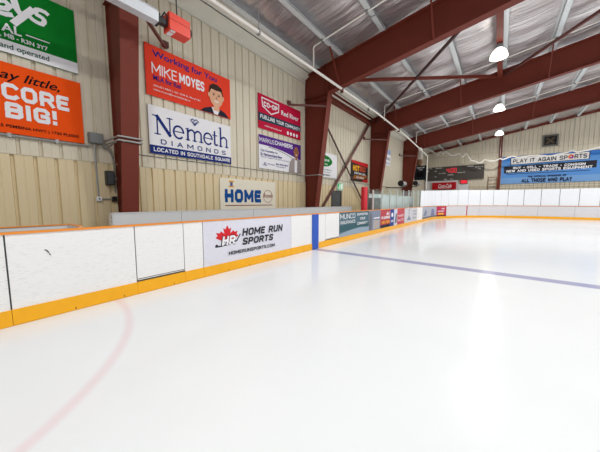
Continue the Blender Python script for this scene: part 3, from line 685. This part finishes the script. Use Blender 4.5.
def board(s0, s1, label, face=BOARD, gate=False, ad=None, kick=True):
    b = pf((s0+s1)/2, 0, -.05)
    t = thing('dasher_board', b, label, 'rink board', 'dasher boards round the ice')
    e = .008
    obj('facing', strip(G(), s0+e, s1-e, KZ+.03 if gate else KZ-.02, TZ, -.03, 0), face, t)
    obj('backing', strip(G(), s0, s1, .01, TZ-.01, -.10, -.031), DGREY, t)
    k = obj('kick_plate', strip(G(), s0+.002, s1-.002, .004, KZ, -.03, .014), YELLOW, t)
    n = int((s1-s0)/.6)
    for i in range(1, n+1):
        if s0+i*.6 < s1-.1 and s0 < 9: obj('screw', strip(G(), s0+i*.6-.006, s0+i*.6+.006, .02, .05, .013, .0165), mat('kick_screw', (130, 84, 20), .5), k)
    if gate:
        obj('sill', strip(G(), s0+e, s1-e, KZ+.001, KZ+.028, -.03, -.012), DGREY, t)
        obj('sill_strip', strip(G(), s0+e, s1-e, KZ+.045, KZ+.055, 0, .004), DGREY, t)
    if ad: 
        p = Print(lambda u, v, d: pf(u, v, d)); ad(p, s0+.01, s1-.01); p.build(t)
    return t
def blank(p, s0, s1): pass
board(-2.2, .26, 'white scuffed board panel at the near end, before the black seam')
b0 = board(.26, 1.66, 'wide white scuffed board panel with a small black puck mark')
q = Print(lambda u, v, d: pf(u, v, d)); q.line([(.60, .905), (.615, .90), (.635, .865)], .012, INK, 'puck_mark'); q.line([(.64, .85), (.65, .83)], .010, INK, 'puck_mark'); q.build(b0)
board(1.66, 2.48, 'white gate panel with dark sill gap, between two plain white panels', gate=True)
board(2.48, 2.88, 'narrow white board panel beside the pale maple leaf advert')
REDL = P('maple_red', 214, 44, 52); GR3 = P('charcoal_letter', 52, 52, 58)
def ad_homerun(p, s0, s1):
    p.rect(s0, s1, KZ, TZ, ADLILAC, 'advert_vinyl')
    leaf = [(0, 1), (.12, .72), (.26, .82), (.2, .45), (.42, .62), (.48, .5), (.72, .54), (.62, .34), (.76, .22), (.4, 0), (.1, -.12), (-.1, -.12), (-.4, 0), (-.76, .22), (-.62, .34), (-.72, .54), (-.48, .5), (-.42, .62), (-.2, .45), (-.26, .82), (-.12, .72)]
    p.poly([(3.47+.40*a, .70+.33*c) for a, c in leaf], REDL, 'maple_leaf')
    p.line(bez((3.16, .59), (3.3, .56), (3.72, .66), 6)+[(3.82, .80)], .03, GR3, 'bat_emblem'); p.oval(3.19, .60, .035, .035, GR3, 'bat_emblem', 10)
    p.text('HR', 3.29, 3.71, .575, .805, GR3, 'logo_shadow', bold=.12, shear=.2)
    p.text('HR', 3.315, 3.70, .59, .79, WHITE, 'logo_lettering', bold=.05, shear=.2)
    p.text('HOME RUN', 3.87, 5.29, .745, .92, GR3, bold=.045, shear=.22); p.text('SPORTS', 3.87, 4.92, .535, .70, GR3, bold=.045, shear=.22)
    p.text('HOMERUNSPORTS.COM', 3.49, 4.96, .36, .44, GR3, bold=.03)
board(2.88, 5.66, 'pale advert board with red maple leaf and sports shop lettering', ad=ad_homerun)
board(5.66, 6.70, 'plain white board panel between the maple leaf advert and the blue stripe')
def ad_blue(p, s0, s1): p.rect(s0-.01, s1+.01, .0, TZ, BLUEB, 'blue_stripe')
board(6.70, 7.06, 'narrow board panel painted solid blue where the blue line meets the boards', ad=lambda p, a, b: None)
g = G(); strip(g, 6.70, 7.06, .006, TZ, .004, .019)
obj('blue_stripe', g, BLUEB, bpy.data.objects[[o.name for o in bpy.data.objects if o.name.startswith('dasher_board')][-1]])
board(7.06, 7.50, 'narrow white board panel just past the blue stripe')
board(7.50, 8.46, 'white gate panel between the blue stripe and the dark teal advert', gate=True)
ADTEAL, ADTEAL2, ADPALE = P('slate_teal_vinyl', 84, 112, 124), P('deep_teal_vinyl', 62, 98, 106), P('pale_blue_vinyl', 150, 168, 186)
def ad_munco(p, s0, s1):
    p.rect(s0, s1, KZ, TZ, ADTEAL, 'advert_vinyl')
    p.poly([(s0, .40), (s0, .62), (9.6, .68), (s1, .62), (s1, .45)], ADTEAL2, 'hill_shape')
    p.poly([(s0, KZ), (s1, KZ), (s1, .42)]+bez((10.4, .46), (9.6, .46), (s0, .33), 6), ADPALE, 'curved_band')
    p.block('MUNCO', 8.53, 9.79, .88, 1.07, WHITE, w=.13); p.block('INSURANCE', 8.55, 9.80, .69, .81, WHITE, w=.15)
    p.text('SUPPORTING', 9.97, 11.03, .97, 1.06, WHITE, bold=.03); p.text('YOUR', 10.24, 10.77, .78, .88, WHITE, bold=.03); p.text('COMMUNITY', 9.98, 11.02, .58, .68, WHITE, bold=.03)
board(8.46, 11.24, 'dark slate-teal insurance advert board with white lettering', ad=ad_munco)
SL, SL2, ADRED = P('slate_blue_vinyl', 128, 138, 158), P('grey_photo_vinyl', 112, 114, 126), P('brick_red_vinyl', 186, 74, 84)
def ad_slate(p, s0, s1):
    p.rect(s0, s1, KZ, TZ, SL, 'advert_vinyl'); p.poly([(s0, KZ), (s0+.3, KZ), (s0+.35, .9), (s0+.15, 1.05), (s0, 1.05)], SL2, 'photo_figure')
    p.poly([(s0+.45, .25), (s1-.1, .25), (s1-.1, .65), (s0+.5, .68)], P('beige_print', 176, 168, 166), 'photo_truck'); p.rect(s0+.55, s1-.1, .74, .79, WHITE, 'lettering')
board(11.24, 12.64, 'slate-blue photo advert board beside the teal advert', ad=ad_slate)
def ad_plumb(p, s0, s1):
    p.rect(s0, s1, KZ, TZ, ADRED, 'advert_vinyl'); p.rect(s0, s1, KZ, .36, SUIT, 'dark_band')
    p.text('J&J', s0+.85, s1-.15, .86, 1.02, WHITE, bold=.05); p.text('PLUMBING', s0+.15, s1-.08, .66, .80, WHITE, bold=.05); p.text('HEATING', s0+.2, s1-.12, .42, .56, GOLD, 'gold_lettering', bold=.05)
board(12.64, 14.12, 'red advert board with white and gold lettering, nearer of two red ones', ad=ad_plumb)
def ad_bw(p, s0, s1):
    p.rect(s0, s1, KZ, TZ, P('blue_vinyl', 52, 76, 148), 'advert_vinyl'); p.rect(s0+.62, s1, KZ, TZ, P('pale_blue2', 206, 212, 228), 'white_half')
    p.oval(s0+.32, .82, .16, .12, WHITE, 'emblem'); p.text('ICE', s0+.12, s0+.55, .42, .54, WHITE, bold=.04); p.poly([(s0+.75, .3), (s1-.1, .35), (s1-.05, .9), (s0+.9, .85)], SL2, 'photo_figure')
board(14.12, 15.34, 'blue and white advert board between two red adverts', ad=ad_bw)
def ad_red2(p, s0, s1):
    p.rect(s0, s1, KZ, TZ, P('rose_red_vinyl', 194, 82, 94), 'advert_vinyl'); p.text('MAGIC', s0+.15, s1-.15, .66, .78, WHITE, bold=.03); p.text('AUTO', s0+.15, s1-.15, .40, .52, WHITE, bold=.03)
board(15.34, 16.80, 'rose-red advert board, farther of two red ones on the straight', ad=ad_red2)
def ad_grey(p, s0, s1):
    p.rect(s0, s1, KZ, TZ, P('pale_grey_vinyl', 206, 206, 212), 'advert_vinyl')
    p.line([(s0+1.0, .45), (s0+1.0, 1.0)], .10, SL2, 'figure_print'); p.oval(s0+1.0, 1.02, .1, .06, SL2, 'figure_print'); p.poly([(s0+.5, .35), (s0+1.5, .35), (s0+1.1, .6), (s0+.9, .6)], SL, 'figure_print')
    p.text('COACH', s0+1.9, s1-.2, .86, .96, GR3); p.text('HOCKEY', s0+1.9, s1-.2, .66, .76, GR3); p.text('SKILLS', s0+1.9, s1-.3, .40, .5, GR3)
board(16.80, 19.95, 'pale grey advert board with dark figure and small dark lettering', ad=ad_grey)
board(19.95, 21.55, 'plain white board panel before the corner begins')
def ad_corner(p, s0, s1):
    p.rect(s0, s1, KZ, TZ, P('grey_lilac_vinyl', 176, 178, 190), 'advert_vinyl', 8)
    p.poly([(s0+.3, .45), (s0+1.3, .4), (s0+1.6, .75), (s0+1.0, .95)], SL, 'photo_figure'); p.poly([(s1-1.6, .35), (s1-.4, .35), (s1-.6, .9), (s1-1.3, .95)], P('violet_grey', 128, 132, 168), 'photo_figure')
    p.rect(s0, s1, KZ, .34, SL2, 'dark_band', 8)
board(21.55, 26.2, 'grey-lilac photo advert board at the start of the corner', ad=ad_corner)
def ad_red3(p, s0, s1):
    p.rect(s0, s1, KZ, TZ, P('magenta_red_vinyl', 190, 52, 84), 'advert_vinyl', 6); p.rect(s0, s1, KZ, .30, SUIT, 'dark_band', 6)
    p.text('PRO', s0+1.0, s1-.3, .84, .98, WHITE, bold=.04); p.text('HOCKEY', s0+.3, s1-.3, .60, .74, WHITE, bold=.04); p.rect(s0+.3, s1-.4, .36, .50, GOLD, 'gold_lettering', 4)
board(26.2, 28.0, 'magenta-red advert board in the corner, farther than the other red adverts', ad=ad_red3)
cuts = [28.0, 30.7, 31.9, 34.3, 36.7, 39.1, 41.5, 43.9]
ends = ['pale scuffed end board right of the magenta advert, up to the red goal mark', 'pale scuffed end board just past the red goal mark']
for i, (a, c) in enumerate(zip(cuts, cuts[1:])):
    lb = ends[i] if i < 2 else 'pale scuffed end board in the row below the blue banner'
    tb = board(a, c, lb, face=BOARDG)
    if i > 1: tb['group'] = 'pale end boards below the blue banner'
    if i == 0:
        obj('goal_mark', strip(G(), c-.13, c-.02, .22, TZ, .001, .005), mat('goal_red', (190, 50, 60), .5), tb)
put(obj('cap_rail', strip(G(), -2.2, 43.9, TZ+.002, TZ+.028, -.10, .016, .3), ORANGE), 'orange cap rail along the top of the dasher boards', 'rail')

# glass on the straight, white shields round the end
gs = [11.75, 12.95, 14.15, 15.35, 16.55, 17.75, 18.95, 20.15, 21.0]
for i, (a, c) in enumerate(zip(gs, gs[1:])):
    last = i == len(gs)-2
    lb = 'clear glass pane beside the red padded post' if i == 0 else ('last clear glass pane before the white shields' if last else 'clear glass pane in the row on the straight boards')
    t = thing('rink_glass', pf((a+c)/2, TZ+.05, -.04), lb, 'glass', 'clear panes above the adverts')
    ht = 2.06+.035*(a-11.75)
    obj('pane', strip(G(), a+.03, c-.03, TZ+.05, ht, -.05, -.036), GLASS, t)
    obj('glass_post', strip(G(), a-.028, a+.028, TZ+.042, ht+.03, -.075, -.015), mat('pale_post_metal', (214, 220, 218), .4, .3), t)
s = 21.0; k = 0
while s < 43.8:
    e = min(s+1.22, 43.9)
    lb = 'white shield panel first in the row, beside the clear glass' if k == 0 else 'white opaque shield panel in the row above the end boards'
    o = put(obj('rink_shield', strip(G(), s+.02, e-.02, TZ+.05, shtop, -.075, -.035, .3), SHIELD), lb, 'shield panel', 'white shields above the corner and end boards')
    s = e; k += 1
put(obj('shield_rail', strip(G(), 21.0, 43.9, TZ+.05, lambda s: shtop(s)-.02, -.12, -.08, .3), mat('pale_grey_steel', (104, 106, 110), .5)), 'grey support sheet behind the white shield panels', 'support')

# ------------------------------------------------------------------ bench wall, timekeeper box, red post
t = thing('bench_wall', (-6.4, 7, 0), 'low pale grey wall behind the players bench, below the HOME sign', 'low wall')
for a, c in ((1.86, 3.3), (3.3, 5.7), (5.7, 8.1), (8.1, 10.5), (10.5, 12.72)):
    obj('wall_panel', G().box(-6.33, -6.30, a+.006, c-.006, 0, 1.285), LGREY, t)
obj('core', G().box(-6.50, -6.335, 1.87, 12.70, 0, 1.275), GREYBOX, t)
obj('top_strip', G().box(-6.52, -6.29, 1.86, 12.72, 1.286, 1.305), mat('pale_grey_trim', (222, 224, 226), .5), t)
obj('end_panel', G().box(-6.51, -6.30, 1.84, 1.862, 0, 1.285), LGREY, t)
obj('end_bolt', G().box(-6.34, -6.32, 1.834, 1.84, 1.2, 1.22).box(-6.34, -6.32, 1.834, 1.84, 1.12, 1.14), DGREY, t)
t = thing('timekeeper_box', (-5.0, 0, 0), 'white timekeeper enclosure with orange top edge behind the near boards', 'enclosure')
obj('rear_wall', G().box(-5.43, -5.38, -2.4, 1.03, 0, 1.17), LGREY, t); obj('side_wall', G().box(-5.38, -4.80, .98, 1.03, 0, 1.17), LGREY, t)
obj('orange_cap', G().box(-5.43, -5.37, -2.4, 1.03, 1.17, 1.185).box(-5.37, -4.81, .99, 1.03, 1.17, 1.185), ORANGE, t)
t = thing('padded_post', (-4.97, 11.35, 0), 'bright red padded post standing behind the slate-blue advert board', 'post')
obj('pad', G().lathe([(.0, .0), (.145, .0), (.15, .03), (.15, 2.19), (.135, 2.22), (.0, 2.22)], (-4.99, 11.35, 0), 20), REDPAD, t, True)
obj('pad_seam', G().box(-4.845, -4.835, 11.33, 11.35, .02, 2.18), mat('dark_red_gap', (150, 34, 26), .5), t)
t = thing('penalty_bench_screen', (-5.2, 13.1, 0), 'grey low screen with glass top just past the red padded post', 'screen')
obj('lower_panel', G().box(-5.5, -4.85, 13.05, 13.1, 0, 1.75), GREYBOX, t); obj('pane', G().box(-5.5, -4.95, 13.065, 13.08, 1.76, 2.2), GLASS, t)
obj('screen_post', G().box(-5.54, -5.5, 13.04, 13.1, 0, 2.22), GREYP, t)
# pale panels of the penalty area seen through the glass
for i, (a, c) in enumerate(((13.3, 15.4), (15.5, 17.7), (17.8, 20.0), (20.1, 22.3))):
    put(obj('penalty_screen', G().box(-5.66, -5.62, a, c, 0, 1.95).box(-5.70, -5.58, a, c, 1.95, 1.98), SHIELD), 'pale panel standing behind the clear glass panes', 'panel', 'pale panels behind the clear glass')

# ------------------------------------------------------------------ things by the last column
for (y, x, z, lb) in ((20.2, -6.0, 2.93, 'grey cylindrical blower with black mouth, before the last column'), (24.45, -6.0, 3.18, 'grey cylindrical blower with black mouth, at the foot of the last column')):
    t = thing('drum_blower', (x, y, z-.25), lb, 'blower')
    obj('drum', G().lathe([(.19, .0), (.205, .02), (.205, .9), (.15, 1.05), (.08, 1.1)], (x, y, z), 20, 'y'), GREYP, t, True)
    obj('mouth', G().lathe([(.215, -.03), (.215, .03), (.17, .035)], (x, y, z), 20, 'y'), BLACK, t, True)
    obj('bracket', G().box(x-.04, x+.04, y+.3, y+.7, z-.27, z-.19).box(W+.01 if y < 22 else -6.36, x, y+.42, y+.55, z-.30, z-.24), DGREY, t)
t = thing('notice_box', (-6.1, 26.3, 3.6), 'black box with white heading hung beside the white pole', 'notice box')
obj('box_body', G().box(-6.62, -5.56, 26.45, 26.6, 3.60, 4.93), P('blue_black', 34, 40, 46), t)
q = Print(lambda u, v, d: (u, 26.45-d, v)); q.text('HOME OF', -6.4, -5.75, 4.68, 4.80, WHITE, bold=.03); q.text('THE', -6.25, -5.9, 4.50, 4.60, WHITE, bold=.03); q.rect(-6.4, -5.8, 3.9, 4.35, INK, 'dark_screen'); q.build(t)
obj('bracket', G().box(-5.56, -5.38, 26.48, 26.56, 4.3, 4.4).box(-5.46, -5.38, 25.9, 26.56, 4.3, 4.4), GREYP, t)
t = thing('hanging_bag', (-6.4, 27, 5.1), 'pale tapered bag hung beside the last column with brown lower end', 'bag')
obj('bag_body', G().lathe([(.05, 6.62), (.28, 6.55), (.33, 6.3), (.30, 5.6)], (-6.42, 27.2, 0), 18), mat('pale_canvas', (196, 190, 176), .8, bump=.4), t, True)
obj('bag_end', G().lathe([(.30, 5.6), (.29, 5.25), (.2, 5.05), (.02, 5.0)], (-6.42, 27.2, 0), 18), mat('brown_canvas', (128, 92, 66), .8), t, True)
obj('hanger', G().tube([(-6.42, 27.2, 6.6), (-6.42, 27.2, 7.4)], .012, 6), GREYP, t)
t = thing('flood_lamp', (-5.8, 24.7, 6.0), 'small white flood lamp on the last column top', 'lamp')
obj('lamp_head', G().lathe([(.05, -.15), (.15, .0), (.17, .10), (.03, .16)], (-5.80, 24.75, 6.15), 16, 'y'), WHITEP, t, True); obj('lamp_arm', G().tube([(-5.80, 24.78, 6.15), (-5.88, 24.84, 6.165)], .03, 8), WHITEP, t)

# ------------------------------------------------------------------ end wall things
FW = FY-.04
farp = lambda off=0.: Print(lambda u, v, d: (u, FW-off-.05-d, v))
# banner
t = thing('sponsor_banner', (3.3, FW, 3.35), 'long blue sports shop banner on the end wall', 'banner')
obj('banner_cloth', G().box(-.07, 7.15, FW-.05, FW-.02, 3.36, 6.05), P('sky_blue_vinyl', 92, 146, 212), t)
p = farp(); PLT, BND, DKT = P('plate_white', 236, 234, 232), P('charcoal_band', 46, 46, 54), P('dark_blue_text', 40, 46, 70)
p.rect(-.07, 7.15, 3.36, 3.95, P('pale_sky_vinyl', 120, 164, 216), 'lower_sky')
p.rect(-.07, 7.15, 5.62, 6.05, P('deep_sky_vinyl', 62, 122, 200), 'upper_sky')
p.poly([(.62, 5.22), (6.02, 5.30), (6.03, 5.96), (.60, 5.92)], BND, 'plate_edge'); p.poly([(.68, 5.26), (5.96, 5.34), (5.97, 5.92), (.66, 5.88)], PLT, 'white_plate')
p.block('PLAY IT AGAIN SP', .80, 4.64, 5.38, 5.76, INK, w=.19); p.block('RTS', 5.08, 5.85, 5.42, 5.80, INK, w=.19)
p.oval(4.86, 5.62, .19, .2, P('orange_ball', 240, 120, 50), 'round_emblem'); p.oval(4.90, 5.58, .12, .13, P('purple_ball', 150, 60, 150), 'round_emblem2'); p.oval(4.86, 5.62, .05, .05, PLT, 'round_emblem3')
p.poly([(.16, 4.42), (6.46, 4.54), (6.48, 5.16), (.14, 5.10)], BND, 'dark_band')
p.text('BUY - SELL - TRADE - CONSIGN', .86, 5.80, 4.80, 5.02, WHITE, 'band_lettering', bold=.045); p.text('NEW AND USED SPORTS EQUIPMENT', .35, 6.24, 4.50, 4.74, WHITE, 'band_lettering', bold=.045)
p.block('THE OFFICIAL SPONSOR OF', 2.0, 4.67, 3.90, 4.08, DKT, 'lower_lettering', w=.24); p.block('ALL THOSE WHO PLAY', 1.58, 5.06, 3.44, 3.82, DKT, 'lower_lettering', w=.26)
p.rect(.35, 6.1, 4.30, 4.34, DKT, 'lower_lettering')
p.build(t)
# scoreboard
t = thing('scoreboard', (-4.3, FW, 4), 'wide dark scoreboard with red time digits on the end wall', 'scoreboard')
obj('scoreboard_case', G().box(-7.18, -1.50, FW-.20, FW, 4.02, 5.52), P('scoreboard_black', 84, 80, 76), t)
p = farp(.15); LED = emit('red_led', (255, 40, 60), 1.3); LBL = P('label_white', 220, 218, 214)
def digit(u, ch):
    seg = {'4': 'bcfg', '0': 'abcdef'}[ch]; w, h = .20, .44; z = 4.84
    S = {'a': ((u, z+h), (u+w, z+h)), 'b': ((u+w, z+h), (u+w, z+h/2)), 'c': ((u+w, z+h/2), (u+w, z)), 'd': ((u, z), (u+w, z)), 'e': ((u, z), (u, z+h/2)), 'f': ((u, z+h/2), (u, z+h)), 'g': ((u, z+h/2), (u+w, z+h/2))}
    for c in seg: p.line(S[c], .062, LED, 'time_digits')
digit(-4.95, '4'); digit(-4.56, '0'); digit(-4.24, '0'); p.rect(-4.67, -4.63, 4.95, 5.0, LED, 'time_digits'); p.rect(-4.67, -4.63, 5.14, 5.19, LED, 'time_digits')
p.text('HOME', -6.95, -6.5, 5.36, 5.46, LBL, bold=.04); p.text('GUEST', -6.1, -5.45, 5.34, 5.45, LBL, bold=.05); p.text('PLAYER', -5.75, -5.1, 4.74, 4.84, LBL, bold=.05); p.text('PERIOD', -4.85, -4.3, 4.52, 4.62, LBL, bold=.05)
p.text('PENALTY', -3.95, -3.2, 4.72, 4.82, LBL, bold=.05); p.text('HOME', -3.0, -2.45, 5.34, 5.44, LBL, bold=.05); p.text('SHOTS', -2.3, -1.6, 5.20, 5.30, LBL, bold=.05); p.text('ON', -2.05, -1.8, 5.02, 5.12, LBL, bold=.05)
p.rect(-6.2, -6.0, 5.02, 5.10, LBL, 'lettering'); p.rect(-6.15, -6.0, 4.40, 4.47, LBL, 'lettering'); p.rect(-5.2, -4.9, 4.06, 4.14, LBL, 'lettering'); p.rect(-4.6, -4.3, 4.06, 4.12, LBL, 'lettering')
p.build(t)
t = thing('soft_drink_sign', (-5.2, FW-.2, 2.95), 'red soft drink sign with white script below the scoreboard', 'sign')
obj('white_backing', G().box(-7.2, -3.85, FW-.06, FW, 2.4, 3.98), LGREY, t)
obj('sign_case', G().box(-6.38, -3.98, FW-.28, FW-.06, 2.98, 3.76), P('cola_red', 190, 30, 40), t)
p = farp(.23); p.text('Coca-Cola', -5.75, -4.4, 3.16, 3.58, WHITE, 'script_lettering', bold=.02, shear=.35); p.line(bez((-5.7, 3.14), (-5.1, 3.02), (-4.5, 3.18), 8), .035, WHITE, 'script_lettering'); p.build(t)
t = thing('lit_display', (-3.3, FW-.1, 2.8), 'small red lit display on a white box below the scoreboard', 'display')
obj('box_body', G().box(-3.83, -2.84, FW-.12, FW, 2.4, 3.52), LGREY, t); obj('display_case', G().box(-3.60, -2.92, FW-.2, FW-.02, 3.52, 3.96), P('scoreboard_black', 84, 80, 76), t)
obj('lit_panel', G().box(-3.55, -2.97, FW-.205, FW-.2, 3.57, 3.92), LED, t)
t = thing('wooden_rack', (-.7, FW-.3, 0), 'brown wooden rack against the end wall beside the banner', 'rack')
for x in (-1.14, -.45): obj('upright', G().box(x, x+.08, FW-.38, FW-.30, 0, 4.12), WOOD, t)
for z in (4.04, 3.35, 2.7): obj('rail', G().box(-1.06, -.45, FW-.37, FW-.31, z, z+.08), WOOD, t)
t = thing('wall_fan', (3.4, FW, 6.7), 'square exhaust fan with dark opening high on the end wall', 'fan')
obj('fan_frame', G().box(2.86, 2.98, FW-.12, FW+.02, 6.72, 7.76).box(3.82, 3.94, FW-.12, FW+.02, 6.72, 7.76).box(2.98, 3.82, FW-.12, FW+.02, 6.72, 6.84).box(2.98, 3.82, FW-.12, FW+.02, 7.64, 7.76), mat('fan_frame_metal', (112, 112, 108), .5, .3), t)
obj('opening', G().box(2.98, 3.82, FW-.02, FW+.02, 6.84, 7.64), BLACK, t)
for k in range(4):
    a = PI/4+k*PI/2; c = Vector((3.4, FW-.06, 7.24))
    obj('blade', G().bar(c, c+Vector((math.cos(a), 0, math.sin(a)))*.37, .16, .03, (0, .9, .4)), P('fan_brown', 96, 84, 62), t)
obj('hub', G().lathe([(.08, -.1), (.08, -.03)], (3.4, FW, 7.24), 14, 'y'), DGREY, t)
# scalloped rope of the safety net
rp = [(-6.77,7.65),(-6.24,7.15),(-5.71,6.65),(-5.53,7.07),(-5.23,6.76),(-4.95,7.0),(-4.45,6.52),(-4.08,6.48),(-3.72,6.65),(-3.39,6.25),(-3.05,6.57),(-2.61,5.81),(-2.22,5.68),(-1.96,5.5),(-1.71,5.53),(-1.47,5.8),(-1.02,5.61),(-.61,5.57),(-.23,5.78),(.01,5.64),(.38,5.81),(.74,5.9),(1.12,5.73),(1.97,5.8),(2.52,5.79),(3.33,5.62),(3.83,5.74),(4.38,5.83),(4.68,5.98),(4.99,5.8),(5.62,5.89),(6.29,6.05),(7.2,6.2)]
t = thing('net_rope', (0, 32.4, 5.5), 'white scalloped net rope hanging in front of the end wall', 'rope')
cut = 7
obj('rope', G().tube([(a, 32.4, c) for a, c in rp], .072, 6), WHITEP, t)
for i in (0, 3, 5, 8, 10, 15, 18, 22, 28):
    a, c = rp[i]; obj('hanging_wire', G().tube([(a, 32.4, c), (a, 32.4, ROOF(a)-.1)], .014, 5), GREYP, t)

# ------------------------------------------------------------------ ambient fill, camera, view
w = bpy.data.worlds.new('sky'); bpy.context.scene.world = w; w.use_nodes = True  # even white fill added to brighten the hall, enters by its unbuilt sides
w.node_tree.nodes['Background'].inputs['Color'].default_value = (.98, .985, 1, 1)
w.node_tree.nodes['Background'].inputs['Strength'].default_value = 1.5
cam = bpy.data.cameras.new('camera'); co = bpy.data.objects.new('camera', cam); C.objects.link(co)
co.location = (0, 0, 1.53); co.rotation_euler = (math.radians(90-5.31), 0, math.radians(37.65))
cam.sensor_width = 36; cam.sensor_fit = 'HORIZONTAL'; cam.lens = 258/600*36; cam.clip_start = .05; cam.clip_end = 200
sc = bpy.context.scene; sc.camera = co
vs = sc.view_settings; vs.view_transform = 'Standard'; vs.look = 'None'; vs.gamma = 1; vs.use_curve_mapping = False; vs.exposure = -1.84
sc.cycles.max_bounces = 8; sc.cycles.diffuse_bounces = 5; sc.cycles.glossy_bounces = 4; sc.cycles.transparent_max_bounces = 12
